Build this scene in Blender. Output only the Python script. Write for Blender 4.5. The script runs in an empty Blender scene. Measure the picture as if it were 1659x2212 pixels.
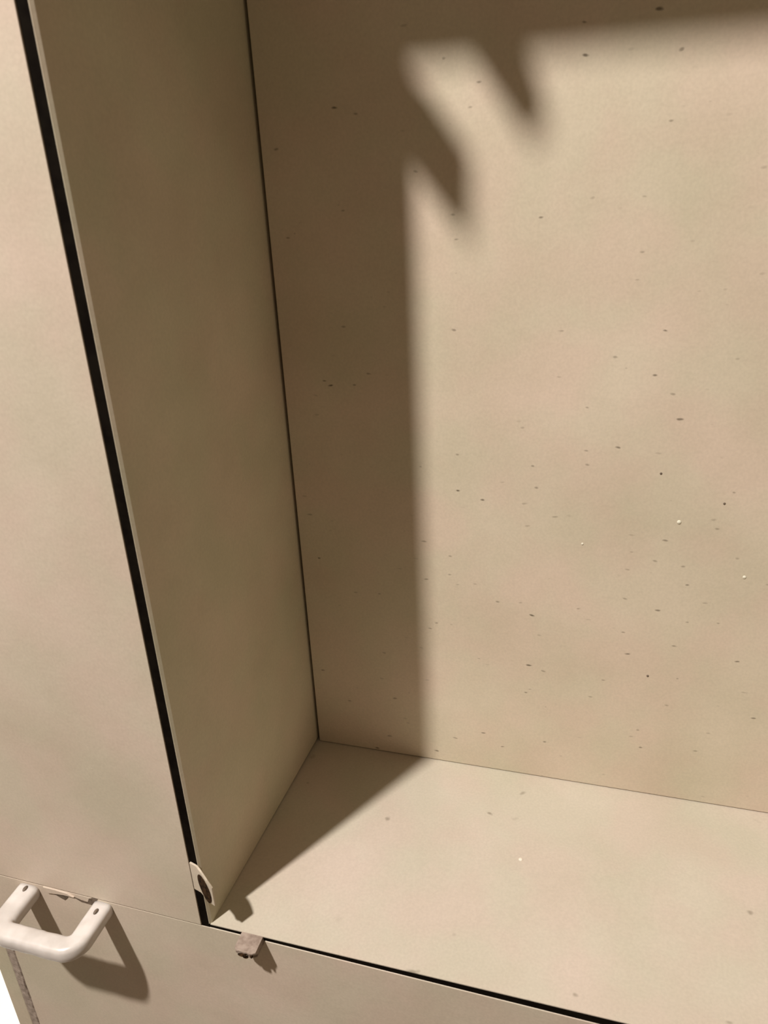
import bpy, bmesh, math, random
from mathutils import Vector, Matrix, noise
random.seed(7)
S = bpy.context.scene
COL = S.collection

# ---------------------------------------------------------------- camera
cd = bpy.data.cameras.new('camera')
cam = bpy.data.objects.new('camera', cd)
COL.objects.link(cam)
right = Vector((0.9606572, 0.27414139, -0.04454478))
down = Vector((0.07382523, -0.40666175, -0.91059105))
fwd = Vector((-0.26774535, 0.87147732, -0.41090109))
cam.matrix_world = Matrix((
    (right.x, -down.x, -fwd.x, 0.30409),
    (right.y, -down.y, -fwd.y, -0.41210),
    (right.z, -down.z, -fwd.z, 0.60759),
    (0, 0, 0, 1)))
cd.sensor_fit = 'VERTICAL'
cd.sensor_height = 36.0
cd.lens = 36.0 * 1692.3 / 2212.0
cd.clip_start = 0.01
cd.dof.use_dof = True
cd.dof.focus_distance = 0.86
cd.dof.aperture_fstop = 12.5
S.camera = cam

# ---------------------------------------------------------------- light
W = bpy.data.worlds.new('world')
S.world = W
W.use_nodes = True
bg = W.node_tree.nodes['Background']
bg.inputs['Color'].default_value = (1.0, 0.76, 0.52, 1)
bg.inputs['Strength'].default_value = 0.20

ld = bpy.data.lights.new('ceiling_lamp', 'POINT')
ld.energy = 485.0
ld.color = (1.0, 0.935, 0.90)
ld.shadow_soft_size = 0.055
lamp = bpy.data.objects.new('ceiling_lamp', ld)
lamp.location = (-0.68, -1.2, 2.6)
COL.objects.link(lamp)

S.view_settings.view_transform = 'Standard'
S.view_settings.look = 'None'
S.view_settings.gamma = 1.0
S.view_settings.use_curve_mapping = False
S.view_settings.exposure = 0.0

# ---------------------------------------------------------------- materials
def paint(name, col, mottle=0.10, specks=0.0, rough=0.48, bump=0.25, tint=(1.0, 1.0, 1.0), speck_dir=(26, 26, 60)):
    m = bpy.data.materials.new(name); m.use_nodes = True
    nt = m.node_tree; N = nt.nodes; L = nt.links
    b = N['Principled BSDF']
    tc = N.new('ShaderNodeTexCoord')
    n1 = N.new('ShaderNodeTexNoise'); n1.inputs['Scale'].default_value = 7.0; n1.inputs['Detail'].default_value = 5; n1.inputs['Roughness'].default_value = .55
    n2 = N.new('ShaderNodeTexNoise'); n2.inputs['Scale'].default_value = 15.0; n2.inputs['Detail'].default_value = 4
    off = N.new('ShaderNodeVectorMath'); off.operation = 'ADD'; off.inputs[1].default_value = (3.1, 7.7, 1.3)
    L.new(tc.outputs['Object'], n1.inputs['Vector'])
    L.new(tc.outputs['Object'], off.inputs[0]); L.new(off.outputs[0], n2.inputs['Vector'])
    r1 = N.new('ShaderNodeValToRGB'); e = r1.color_ramp.elements
    e[0].position = .32; e[1].position = .68
    base = Vector(col)
    d = base * (1 - mottle)
    e[0].color = (d.x * .985, d.y * 1.01, d.z * .96, 1)
    u = base * (1 + mottle * .55)
    e[1].color = (u.x, u.y, u.z, 1)
    L.new(n1.outputs['Fac'], r1.inputs['Fac'])
    r2 = N.new('ShaderNodeValToRGB'); e2 = r2.color_ramp.elements
    e2[0].position = .4; e2[1].position = .6
    e2[0].color = (1.0, .965, .96, 1); e2[1].color = (.965, 1.0, .965, 1)
    L.new(n2.outputs['Fac'], r2.inputs['Fac'])
    mx = N.new('ShaderNodeMix'); mx.data_type = 'RGBA'; mx.blend_type = 'MULTIPLY'; mx.inputs['Factor'].default_value = .8
    L.new(r1.outputs['Color'], mx.inputs['A']); L.new(r2.outputs['Color'], mx.inputs['B'])
    last = mx.outputs['Result']
    # fine grain in the paint
    n3 = N.new('ShaderNodeTexNoise'); n3.inputs['Scale'].default_value = 420; n3.inputs['Detail'].default_value = 2
    L.new(tc.outputs['Object'], n3.inputs['Vector'])
    mr = N.new('ShaderNodeMapRange'); mr.inputs['From Min'].default_value = .3; mr.inputs['From Max'].default_value = .7
    mr.inputs['To Min'].default_value = .955; mr.inputs['To Max'].default_value = 1.035
    L.new(n3.outputs['Fac'], mr.inputs['Value'])
    mg = N.new('ShaderNodeVectorMath'); mg.operation = 'SCALE'
    L.new(last, mg.inputs[0]); L.new(mr.outputs['Result'], mg.inputs['Scale'])
    last = mg.outputs[0]
    if specks > 0:
        mp = N.new('ShaderNodeMapping'); mp.inputs['Scale'].default_value = speck_dir
        L.new(tc.outputs['Object'], mp.inputs['Vector'])
        nz = N.new('ShaderNodeTexNoise'); nz.inputs['Scale'].default_value = 55
        L.new(tc.outputs['Object'], nz.inputs['Vector'])
        dm = N.new('ShaderNodeVectorMath'); dm.operation = 'MULTIPLY_ADD'; dm.inputs[1].default_value = (.5, .5, .5)
        L.new(nz.outputs['Color'], dm.inputs[0]); L.new(mp.outputs[0], dm.inputs[2])
        v = N.new('ShaderNodeTexVoronoi'); v.inputs['Scale'].default_value = 1.0; v.inputs['Randomness'].default_value = 1
        L.new(dm.outputs[0], v.inputs['Vector'])
        lt = N.new('ShaderNodeMapRange'); lt.inputs['From Min'].default_value = .05; lt.inputs['From Max'].default_value = .12
        lt.inputs['To Min'].default_value = 1; lt.inputs['To Max'].default_value = 0
        L.new(v.outputs['Distance'], lt.inputs['Value'])
        sp = N.new('ShaderNodeSeparateColor'); L.new(v.outputs['Color'], sp.inputs[0])
        th = N.new('ShaderNodeMapRange'); th.inputs['From Min'].default_value = 1 - specks; th.inputs['From Max'].default_value = 1.0
        th.inputs['To Min'].default_value = 0; th.inputs['To Max'].default_value = 1
        L.new(sp.outputs[0], th.inputs['Value'])
        # specks gather in patches
        np_ = N.new('ShaderNodeTexNoise'); np_.inputs['Scale'].default_value = 4.5; np_.inputs['Detail'].default_value = 1
        L.new(off.outputs[0], np_.inputs['Vector'])
        pm = N.new('ShaderNodeMapRange'); pm.inputs['From Min'].default_value = .28; pm.inputs['From Max'].default_value = .5
        L.new(np_.outputs['Fac'], pm.inputs['Value'])
        m1 = N.new('ShaderNodeMath'); m1.operation = 'MULTIPLY'; L.new(lt.outputs[0], m1.inputs[0]); L.new(th.outputs[0], m1.inputs[1])
        m2 = N.new('ShaderNodeMath'); m2.operation = 'MULTIPLY'; L.new(m1.outputs[0], m2.inputs[0]); L.new(pm.outputs[0], m2.inputs[1])
        mm = N.new('ShaderNodeMix'); mm.data_type = 'RGBA'
        L.new(m2.outputs[0], mm.inputs['Factor']); L.new(last, mm.inputs['A']); mm.inputs['B'].default_value = (.16, .13, .09, 1)
        last = mm.outputs['Result']
    L.new(last, b.inputs['Base Color'])
    b.inputs['Roughness'].default_value = rough
    b.inputs['Specular IOR Level'].default_value = .3
    nb = N.new('ShaderNodeTexNoise'); nb.inputs['Scale'].default_value = 90; nb.inputs['Detail'].default_value = 3
    L.new(tc.outputs['Object'], nb.inputs['Vector'])
    bp = N.new('ShaderNodeBump'); bp.inputs['Strength'].default_value = bump; bp.inputs['Distance'].default_value = .0006
    L.new(nb.outputs['Fac'], bp.inputs['Height']); L.new(bp.outputs[0], b.inputs['Normal'])
    return m

def rough_mat(name, c1, c2, scale=220, rough=.8, stretch=(1, 1, 1), bump=.6):
    m = bpy.data.materials.new(name); m.use_nodes = True
    nt = m.node_tree; N = nt.nodes; L = nt.links; b = N['Principled BSDF']
    tc = N.new('ShaderNodeTexCoord'); mp = N.new('ShaderNodeMapping'); mp.inputs['Scale'].default_value = stretch
    n = N.new('ShaderNodeTexNoise'); n.inputs['Scale'].default_value = scale; n.inputs['Detail'].default_value = 5
    r = N.new('ShaderNodeValToRGB'); r.color_ramp.elements[0].position = .38; r.color_ramp.elements[1].position = .62
    r.color_ramp.elements[0].color = (*c1, 1); r.color_ramp.elements[1].color = (*c2, 1)
    L.new(tc.outputs['Object'], mp.inputs[0]); L.new(mp.outputs[0], n.inputs['Vector']); L.new(n.outputs['Fac'], r.inputs['Fac'])
    L.new(r.outputs[0], b.inputs['Base Color']); b.inputs['Roughness'].default_value = rough
    bp = N.new('ShaderNodeBump'); bp.inputs['Strength'].default_value = bump; bp.inputs['Distance'].default_value = .001
    L.new(n.outputs['Fac'], bp.inputs['Height']); L.new(bp.outputs[0], b.inputs['Normal'])
    return m

CREAM = (.60, .505, .385)
M_front = paint('cream_paint_front', (.605, .51, .415), .10)
M_low = paint('cream_paint_lower', (.59, .50, .405), .10)
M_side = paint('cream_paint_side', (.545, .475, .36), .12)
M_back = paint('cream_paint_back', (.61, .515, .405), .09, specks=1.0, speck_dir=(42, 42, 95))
M_shelf = paint('cream_paint_shelf', (.535, .468, .390), .07, specks=.7, speck_dir=(30, 30, 30))
M_edge = paint('pale_laminate_edge', (.66, .58, .47), .05)
M_gasket = rough_mat('black_rubber', (.004, .0025, .0015), (.007, .005, .003), 90, .9, bump=.1)
M_gasket.node_tree.nodes['Principled BSDF'].inputs['Specular IOR Level'].default_value = .05
M_core = rough_mat('broken_board_core', (.20, .155, .12), (.31, .25, .20), 70, .9, (1, 1, .25), bump=.1)
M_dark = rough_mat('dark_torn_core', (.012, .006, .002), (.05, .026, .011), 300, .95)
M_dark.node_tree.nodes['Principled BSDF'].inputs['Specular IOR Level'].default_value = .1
M_tab = rough_mat('worn_pink_brown_board', (.24, .18, .14), (.36, .285, .23), 160, .75, bump=.4)
M_floor = rough_mat('brown_floor', (.10, .07, .045), (.16, .115, .075), 12, .6, bump=.1)
M_white = paint('white_lacquer', (.93, .93, .92), .01, rough=.5, bump=.05)
M_wall = paint('white_wall_paint', (.85, .84, .80), .02, rough=.6, bump=.1)
M_blob = paint('pale_paint_blob', (.74, .68, .58), .03)
M_screw_shade = rough_mat('dull_screw_and_shade', (.09, .065, .042), (.16, .12, .085), 300, .6)  # screws and dark specks; also the shade painted at the seam chip

def plastic():
    m = bpy.data.materials.new('milky_white_plastic'); m.use_nodes = True
    nt = m.node_tree; N = nt.nodes; L = nt.links; b = N['Principled BSDF']
    tc = N.new('ShaderNodeTexCoord'); n = N.new('ShaderNodeTexNoise'); n.inputs['Scale'].default_value = 45; n.inputs['Detail'].default_value = 3
    r = N.new('ShaderNodeValToRGB'); r.color_ramp.elements[0].color = (.54, .50, .455, 1); r.color_ramp.elements[1].color = (.67, .63, .585, 1)
    r.color_ramp.elements[0].position = .35; r.color_ramp.elements[1].position = .65
    L.new(tc.outputs['Object'], n.inputs['Vector']); L.new(n.outputs['Fac'], r.inputs['Fac']); L.new(r.outputs[0], b.inputs['Base Color'])
    b.inputs['Roughness'].default_value = .28
    b.inputs['Subsurface Weight'].default_value = .35
    b.inputs['Subsurface Radius'].default_value = (.006, .0045, .0035)
    b.inputs['Subsurface Scale'].default_value = 1.0
    b.inputs['Specular IOR Level'].default_value = .55
    bp = N.new('ShaderNodeBump'); bp.inputs['Strength'].default_value = .25; bp.inputs['Distance'].default_value = .001
    L.new(n.outputs['Fac'], bp.inputs['Height']); L.new(bp.outputs[0], b.inputs['Normal'])
    return m
M_plastic = plastic()

# ---------------------------------------------------------------- helpers
def tag(o, label=None, cat=None, group=None, kind=None):
    if label: o['label'] = label
    if cat: o['category'] = cat
    if group: o['group'] = group
    if kind: o['kind'] = kind
    return o

def empty(name, loc, label, cat):
    o = bpy.data.objects.new(name, None); COL.objects.link(o)
    o.location = loc; o.empty_display_size = .05
    return tag(o, label, cat)

def link_bm(name, bm, mat, parent=None, smooth=False):
    me = bpy.data.meshes.new(name)
    bmesh.ops.recalc_face_normals(bm, faces=bm.faces[:])
    if parent is not None:
        p = parent; off = Vector((0, 0, 0))
        while p is not None:
            off += p.location; p = p.parent
        bmesh.ops.translate(bm, vec=-off, verts=bm.verts[:])
    bm.to_mesh(me); bm.free()
    me.materials.append(mat)
    if smooth:
        for f in me.polygons: f.use_smooth = True
    o = bpy.data.objects.new(name, me); COL.objects.link(o)
    if parent is not None: o.parent = parent
    return o

def prism(poly, a, b, axis, bev=0.0, bm=None):
    """polygon (list of 2-D points) extruded from a to b along axis (0=x,1=y,2=z)"""
    bm = bm or bmesh.new()
    def P(u, v, t):
        if axis == 0: return (t, u, v)
        if axis == 1: return (u, t, v)
        return (u, v, t)
    va = [bm.verts.new(P(u, v, a)) for u, v in poly]
    vb = [bm.verts.new(P(u, v, b)) for u, v in poly]
    n = len(poly)
    fs = [bm.faces.new(va), bm.faces.new(vb[::-1])]
    for i in range(n):
        fs.append(bm.faces.new((va[i], va[(i + 1) % n], vb[(i + 1) % n], vb[i])))
    if bev > 0:
        es = set()
        for f in fs: es.update(f.edges)
        bmesh.ops.bevel(bm, geom=list(es), offset=bev, segments=2, affect='EDGES', profile=.5)
    return bm

def box(x0, x1, y0, y1, z0, z1, bev=0.0):
    return prism([(x0, y0), (x1, y0), (x1, y1), (x0, y1)], z0, z1, 2, bev)

# ---------------------------------------------------------------- room
FZ = -.90
tag(link_bm('floor', box(-2.2, 2.4, -2.4, .9, FZ - .05, FZ), M_floor), kind='structure')
tag(link_bm('wall_back', box(-2.2, 2.4, .9, .96, FZ - .05, 3.0), M_wall), kind='structure')

wu = empty('side_counter', (-.80, .36, FZ), 'plain bright white surface glimpsed beyond the lower left end of the cabinet', 'counter')
link_bm('top', box(-1.35, -.32, -.10, .82, -.64, -.60, .004), M_white, wu)
link_bm('base', box(-1.32, -.35, -.06, .80, FZ, -.64), M_white, wu)

# ---------------------------------------------------------------- cabinet
D = .25           # depth of the recess
BX = .0064        # the left lining is not quite square
BZ = -.0033
TOP = 1.003        # upper edge of the opening
RX = .86          # right edge of the opening (out of view)
cab = empty('cabinet', (.30, .14, FZ), 'large cream painted cabinet with a deep open recess, black edge strip and white handle', 'cabinet')

# lining of the recess
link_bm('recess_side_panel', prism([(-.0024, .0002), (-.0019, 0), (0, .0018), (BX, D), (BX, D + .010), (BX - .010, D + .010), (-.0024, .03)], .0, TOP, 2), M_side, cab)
link_bm('recess_back_panel', prism([(BX + .0030, D), (RX, D), (RX, D + .012), (BX + .0030, D + .012)], BZ + .0010, TOP + .01, 2, .0006), M_back, cab)
bm = bmesh.new()
vs = [(-.001, 0, 0), (RX, 0, 0), (RX, D + .012, BZ), (BX - .004, D + .012, BZ)]
top_v = [bm.verts.new(v) for v in vs]; bot_v = [bm.verts.new((v[0], v[1], v[2] - (.0009 if v[1] == 0 else .02))) for v in vs]
bm.faces.new(top_v); bm.faces.new(bot_v[::-1])
for i in range(4): bm.faces.new((top_v[i], top_v[(i + 1) % 4], bot_v[(i + 1) % 4], bot_v[i]))
link_bm('recess_floor_panel', bm, M_shelf, cab)
link_bm('recess_top_panel', box(-.002, RX, .0, D + .012, TOP, TOP + .012), M_side, cab)
link_bm('recess_end_panel', box(RX, RX + .012, .0, D + .012, -.02, TOP + .012), M_side, cab)
# carcass behind
link_bm('backing_board', box(-.252, RX + .02, D + .013, D + .028, FZ + .002, TOP + .10), M_side, cab)
link_bm('outer_side_board', box(-.2745, -.2545, .0030, D + .028, FZ, TOP + .12, .0012), M_side, cab)
link_bm('outer_side_board', box(RX + .06, RX + .078, .0085, D + .028, FZ, TOP + .12, .0012), M_side, cab)

# black strip in the joint around the opening
g = link_bm('black_edge_strip', prism([(-.0100, .0004), (-.0024, .0004), (-.0024, .03), (-.0100, .03)], -.012, TOP + .01, 2), M_gasket, cab)
g['label'] = 'black upright edge strip'
g = link_bm('black_edge_strip', prism([(-.0100, -.03), (RX, -.03), (RX, -.0012), (-.0100, -.0012)], .0006, .03, 1), M_gasket, cab)
g['label'] = 'black strip under the recess'
link_bm('black_edge_strip', prism([(-.0125, TOP + .012), (RX, TOP + .012), (RX, TOP + .03), (-.0125, TOP + .03)], .0035, .03, 1), M_gasket, cab)

# header above and post to the right of the opening (both outside the frame, their edges shade the recess)
link_bm('header_panel', box(-.24, RX + .07, .0, .018, TOP + .018, TOP + .12, .0012), M_front, cab)
link_bm('right_front_panel', box(RX + .010, RX + .075, .0, .018, -.02, TOP + .017, .0012), M_front, cab)

# ---- front panel to the left of the opening
def seam_low(x): return -.0047 - .0148 * (x + .02)   # top edge of the lower panel
XL, XR = -.2400, -.0102
# ragged left edge profile, shared by both front panels
def ragged(z0, z1, step, amp, x):
    out = []; z = z0
    while z < z1:
        out.append((x + amp * (noise.noise(Vector((x * 90, 3.3, z * 160))) + .5 * noise.noise(Vector((1, 9, z * 480)))), z)); z += step
    return out
zt = TOP + .017
bm = prism([(XL, seam_low(XL) + .0018), (XR, seam_low(XR) + .0018), (XR, zt), (XL, zt)], -.0007, .018, 1, .0003)
o = link_bm('front_panel', bm, M_front, cab)
o['label'] = 'tall upper front panel left of the recess'

# ---- lower front panel with the handle
prof = ragged(FZ + .004, seam_low(XL) - .002, .0045, .0011, XL)
poly = [(XL, seam_low(XL))] + prof[::-1] + [(RX + .075, FZ + .004), (RX + .075, seam_low(RX))]
bm = prism(poly, 0.0, .018, 1, 0)
# soft pale edge along the top: bevel only that edge
top_edges = [e for e in bm.edges if abs(e.verts[0].co.y) < 1e-6 and abs(e.verts[1].co.y) < 1e-6 and (e.verts[0].co - e.verts[1].co).length > 1.0 and max(v.co.z for v in e.verts) > -.1]
bmesh.ops.bevel(bm, geom=top_edges, offset=.0007, segments=2, affect='EDGES', profile=.5)
low = link_bm('front_panel', bm, M_low, cab)
low['label'] = 'low front panel with handle and broken edge'

# broken chipboard left edge: rough sloping strip
bm = bmesh.new()
zs = []; z = FZ + .004
while z < seam_low(XL) - .0005: zs.append(z); z += .0018
nx = 9
grid = []
for z in zs:
    row = []
    for i in range(nx):
        t = i / (nx - 1)
        x = XL + .0012 - t * .0152
        y = .0010 + t * .0016 + (.0026 if i == 1 else .0014 if i == 2 else 0) + .0007 * noise.noise(Vector((x * 300, 0, z * 150))) + .0004 * noise.noise(Vector((x * 600, 5, z * 420)))
        if i == 0: y = .0004 + abs(noise.noise(Vector((2, 0, z * 420)))) * .0006
        if i == nx - 1: x = XL - .0142
        row.append(bm.verts.new((x, y, z)))
    grid.append(row)
back = [[bm.verts.new((XL + .0012, .017, z)), bm.verts.new((XL - .0142, .017, z))] for z in zs]
for j in range(len(zs) - 1):
    for i in range(nx - 1):
        bm.faces.new((grid[j][i], grid[j][i + 1], grid[j + 1][i + 1], grid[j + 1][i]))
    bm.faces.new((grid[j][-1], back[j][1], back[j + 1][1], grid[j + 1][-1]))
    bm.faces.new((back[j][1], back[j][0], back[j + 1][0], back[j + 1][1]))
    bm.faces.new((back[j][0], grid[j][0], grid[j + 1][0], back[j + 1][0]))
for j in (0, len(zs) - 1):
    bm.faces.new(grid[j] + [back[j][1], back[j][0]])
e = link_bm('broken_edge', bm, M_core, low)
e['label'] = 'dark rough broken left edge'

# ---- handle : rounded bar bent to a staple
def sweep(path, sizes, nseg=20, power=3.2):
    """path: list of Vector in the XY plane (z const); sizes: list of (t,w); superellipse section"""
    bm = bmesh.new(); rings = []
    n = len(path)
    for i, p in enumerate(path):
        a = path[max(0, i - 1)]; b = path[min(n - 1, i + 1)]
        T = (b - a).normalized()
        Zv = Vector((0, 0, 1)); Nn = T.cross(Zv).normalized()
        t, w = sizes[i]
        ring = []
        for k in range(nseg):
            th = 2 * math.pi * k / nseg
            c, s = math.cos(th), math.sin(th)
            u = math.copysign(abs(c) ** (2 / power), c) * t / 2
            v = math.copysign(abs(s) ** (2 / power), s) * w / 2
            q = p + Nn * u + Zv * v
            q += Vector((1, 1, 1)) * .0004 * noise.noise(q * 130)
            ring.append(bm.verts.new(q))
        rings.append(ring)
    for j in range(n - 1):
        for k in range(nseg):
            bm.faces.new((rings[j][k], rings[j][(k + 1) % nseg], rings[j + 1][(k + 1) % nseg], rings[j + 1][k]))
    bm.faces.new(rings[0]); bm.faces.new(rings[-1][::-1])
    return bm

HZ = -.0125
xa, xb, yo = -.1935, -.1123, -.0452
path = []
def addline(p, q, n):
    for i in range(n): path.append(p.lerp(q, i / n))
def arc(cx, cy, r, a0, a1, n):
    for i in range(n):
        a = a0 + (a1 - a0) * i / n; path.append(Vector((cx + r * math.cos(a), cy + r * math.sin(a), HZ)))
r = .0125
addline(Vector((xa, .0008, HZ)), Vector((xa, yo + r, HZ)), 8)
arc(xa + r, yo + r, r, math.pi, 1.5 * math.pi, 8)
addline(Vector((xa + r, yo, HZ)), Vector((xb - r, yo, HZ)), 12)
arc(xb - r, yo + r, r, -.5 * math.pi, 0, 8)
addline(Vector((xb, yo + r, HZ)), Vector((xb, .0008, HZ)), 8)
path.append(Vector((xb, .0008, HZ)))
sizes = []
for p in path:
    d = min(1, max(0, -p.y / .0445))
    zw = .0155 + .0015 * d
    sizes.append(((.0225 if p.x < -.17 and p.y > -.040 else .0195 if p.x > -.135 and p.y > -.036 else .0185), zw))
for _ in range(3):
    sizes = [sizes[0]] + [((sizes[i - 1][0] + sizes[i][0] + sizes[i + 1][0]) / 3, sizes[i][1]) for i in range(1, len(sizes) - 1)] + [sizes[-1]]
for i, p in enumerate(path):      # the bar droops a little as it comes out
    p.z = HZ - .001 * min(1, -p.y / .04) + .0012 * (p.x - xa) * 0
h = link_bm('handle', sweep(path, sizes), M_plastic, low, smooth=True)
h['label'] = 'milky white plastic handle'
for x in (xa, xb):
    bm = bmesh.new()
    bmesh.ops.create_uvsphere(bm, u_segments=16, v_segments=8, radius=1)
    bmesh.ops.scale(bm, vec=(.0020, .0034, .0020), verts=bm.verts[:])
    bmesh.ops.translate(bm, vec=(x + .0005 if x == xa else x + .0005, -.0050 if x == xa else -.0105, HZ + .0072), verts=bm.verts[:])
    s = link_bm('screw', bm, M_screw_shade, low, smooth=True)

# chip torn out of the seam between the handle legs
def slab(pts, y0, y1, bev=.0004):
    return prism(pts, y0, y1, 1, bev)
sx = -.1755
link_bm('paint_chip', slab([(sx, -.0018), (sx + .012, -.0022), (sx + .026, -.0030), (sx + .033, -.0068),
                            (sx + .022, -.0060), (sx + .010, -.0078), (sx + .003, -.0092)], -.0016, .0012), M_low, low)
link_bm('chip_shade_patch', slab([(sx + .008, -.0088), (sx + .016, -.0060), (sx + .027, -.0062), (sx + .0245, -.0110), (sx + .0205, -.0150), (sx + .014, -.0118)], -.0004, .001, .0002), M_screw_shade, low)  # shadow under the sliver, painted as a thin dark slab
link_bm('chip_shade_patch', slab([(xb - .034, -.0062), (xb - .024, -.0092), (xb - .0165, -.0100), (xb - .0145, -.0050), (xb - .0105, -.0030), (xb - .0045, -.0030), (xb - .0085, -.0085), (xb - .0120, -.0125), (xb - .024, -.0118)], -.0004, .001, .0002), M_screw_shade, low)  # shade of the gap and notch, also a flat dark slab

# ---- tabs on the edge of the opening
def stub(x0, x1, L, zt=-.0003, h=.0085):
    """worn block sticking out of the joint, torn in layers at its end"""
    bm = bmesh.new()
    nz = 5; nxs = 8
    for k in range(nz):
        za = zt - h * k / nz; zb = zt - h * (k + 1) / nz + .0002
        pts = [(x0 + .0004 * random.uniform(-1, 1), .004)]
        Lk = L * (1.0 - .04 * k) + random.uniform(-.0006, .0006)
        for i in range(nxs + 1):
            x = x0 + (x1 - x0) * i / nxs
            edge = .0022 * (1 if i in (0, nxs) else 0)
            pts.append((x, -Lk + edge + random.uniform(-.0007, .0007)))
        pts.append((x1, .004))
        prism(pts, za, zb, 2, 0, bm)
    return bm
t = link_bm('edge_tab', stub(.0296, .0494, .0175), M_tab, cab); t['label'] = 'pinkish brown torn tab'
bm = bmesh.new()
for (x, y, z, sx_, sy_, sz_) in ((.0375, -.0176, -.0040, .0042, .0016, .0010), (.0455, -.0160, -.0042, .0014, .0020, .0030), (.0400, -.0168, -.0070, .0026, .0014, .0007)):
    b2 = bmesh.ops.create_uvsphere(bm, u_segments=10, v_segments=6, radius=1)['verts']
    bmesh.ops.scale(bm, vec=(sx_, sy_, sz_), verts=b2); bmesh.ops.translate(bm, vec=(x, y, z), verts=b2)
link_bm('torn_core', bm, M_dark, t)

def flap(z0, z1, vx, vy, tip_round, name_parent, thick=.0016):
    """strip that crosses the joint and bends out over the recess; plan curve in XY, height in Z"""
    bm = bmesh.new()
    curve = [(-.0088, -.0006), (-.0050, -.0016), (-.0010, -.0028), (vx * .35, vy * .45 - .002), (vx * .7, vy * .8 - .001), (vx, vy)]
    n = 14; nzs = 8
    def cpt(s):
        f = s * (len(curve) - 1); i = min(int(f), len(curve) - 2); a = f - i
        return Vector((curve[i][0] * (1 - a) + curve[i + 1][0] * a, curve[i][1] * (1 - a) + curve[i + 1][1] * a, 0))
    front = []; backr = []
    for i in range(n + 1):
        s = i / n; p = cpt(s); q = cpt(min(1, s + .02)) - cpt(max(0, s - .02)); q.normalize()
        nn = Vector((q.y, -q.x, 0))
        if nn.y > 0: nn = -nn
        zc = max(0, (s - .35) / .65)
        zhi = z1 - tip_round * zc ** 1.7
        zlo = z0 - .003 * zc ** 1.3
        fr = []; bk = []
        for k in range(nzs + 1):
            z = zlo + (zhi - zlo) * k / nzs
            fr.append(bm.verts.new(p + nn * thick * .5 + Vector((0, 0, z + .0004 * noise.noise(Vector((s * 9, k, 1)))))))
            bk.append(bm.verts.new(p - nn * thick * .5 + Vector((0, 0, z))))
        front.append(fr); backr.append(bk)
    for i in range(n):
        for k in range(nzs):
            bm.faces.new((front[i][k], front[i + 1][k], front[i + 1][k + 1], front[i][k + 1]))
            bm.faces.new((backr[i][k], backr[i][k + 1], backr[i + 1][k + 1], backr[i + 1][k]))
        bm.faces.new((front[i][0], backr[i][0], backr[i + 1][0], front[i + 1][0]))
        bm.faces.new((front[i][-1], front[i + 1][-1], backr[i + 1][-1], backr[i][-1]))
    for i in (0, n):
        for k in range(nzs):
            bm.faces.new((front[i][k], front[i][k + 1], backr[i][k + 1], backr[i][k]))
    return link_bm('edge_tab', bm, M_low, name_parent, smooth=False), curve
t, cv = flap(.0430, .0735, .0150, -.0100, .013, cab)
t['label'] = 'curled torn tab with a dark broken core'
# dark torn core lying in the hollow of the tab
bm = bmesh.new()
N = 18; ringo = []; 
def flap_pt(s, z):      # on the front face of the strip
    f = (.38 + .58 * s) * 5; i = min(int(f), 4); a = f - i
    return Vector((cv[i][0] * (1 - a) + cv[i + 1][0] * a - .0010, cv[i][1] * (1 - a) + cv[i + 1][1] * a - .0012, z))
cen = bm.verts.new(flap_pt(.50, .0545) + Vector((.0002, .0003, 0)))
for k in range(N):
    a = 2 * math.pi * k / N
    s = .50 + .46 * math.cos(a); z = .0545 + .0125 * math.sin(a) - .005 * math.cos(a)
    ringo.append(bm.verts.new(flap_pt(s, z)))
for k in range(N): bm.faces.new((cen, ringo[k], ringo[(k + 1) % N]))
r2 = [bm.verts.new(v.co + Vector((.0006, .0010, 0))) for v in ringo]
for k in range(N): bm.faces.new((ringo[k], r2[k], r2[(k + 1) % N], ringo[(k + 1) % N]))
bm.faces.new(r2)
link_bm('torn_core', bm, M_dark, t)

# two more tabs at the upper corner; only their shadows reach the picture
flap(.951, .995, .0175, -.031, .008, cab, thick=.011)
link_bm('edge_tab', prism([(.036, .004), (.068, .004), (.065, -.030), (.050, -.036), (.044, -.018)], TOP + .001, TOP + .014, 2, .001), M_tab, cab)

# ---- small marks on the paint
def speck(x, y, z, r, normal, mat, parent, flat=.45):
    bm = bmesh.new()
    bmesh.ops.create_uvsphere(bm, u_segments=10, v_segments=6, radius=r)
    sc = [1, 1, 1]; sc[normal] = flat
    bmesh.ops.scale(bm, vec=sc, verts=bm.verts[:])
    bmesh.ops.translate(bm, vec=(x, y, z), verts=bm.verts[:])
    return link_bm('paint_speck', bm, mat, parent, smooth=True)
for x, y, z, rr, nrm, mt in ((-.0788, 0, .4377, .0016, 1, M_low), (-.0644, 0, .2723, .0009, 1, M_low), (-.085, 0, .1592, .0018, 1, M_low),
                             (-.0815, 0, .1570, .0012, 1, M_low), (.2542, .1355, -.0018, .0022, 2, M_blob),
                             (.369, D, .3074, .0019, 1, M_blob), (.2887, D, .2786, .0012, 1, M_blob), (.428, D, .2591, .0016, 1, M_blob),
                             (.3499, D, .3517, .0011, 1, M_screw_shade), (.4032, D, .3277, .0011, 1, M_screw_shade), (.3576, D, .1431, .0012, 1, M_screw_shade)):
    speck(x, y, z, rr, nrm, mt, cab)
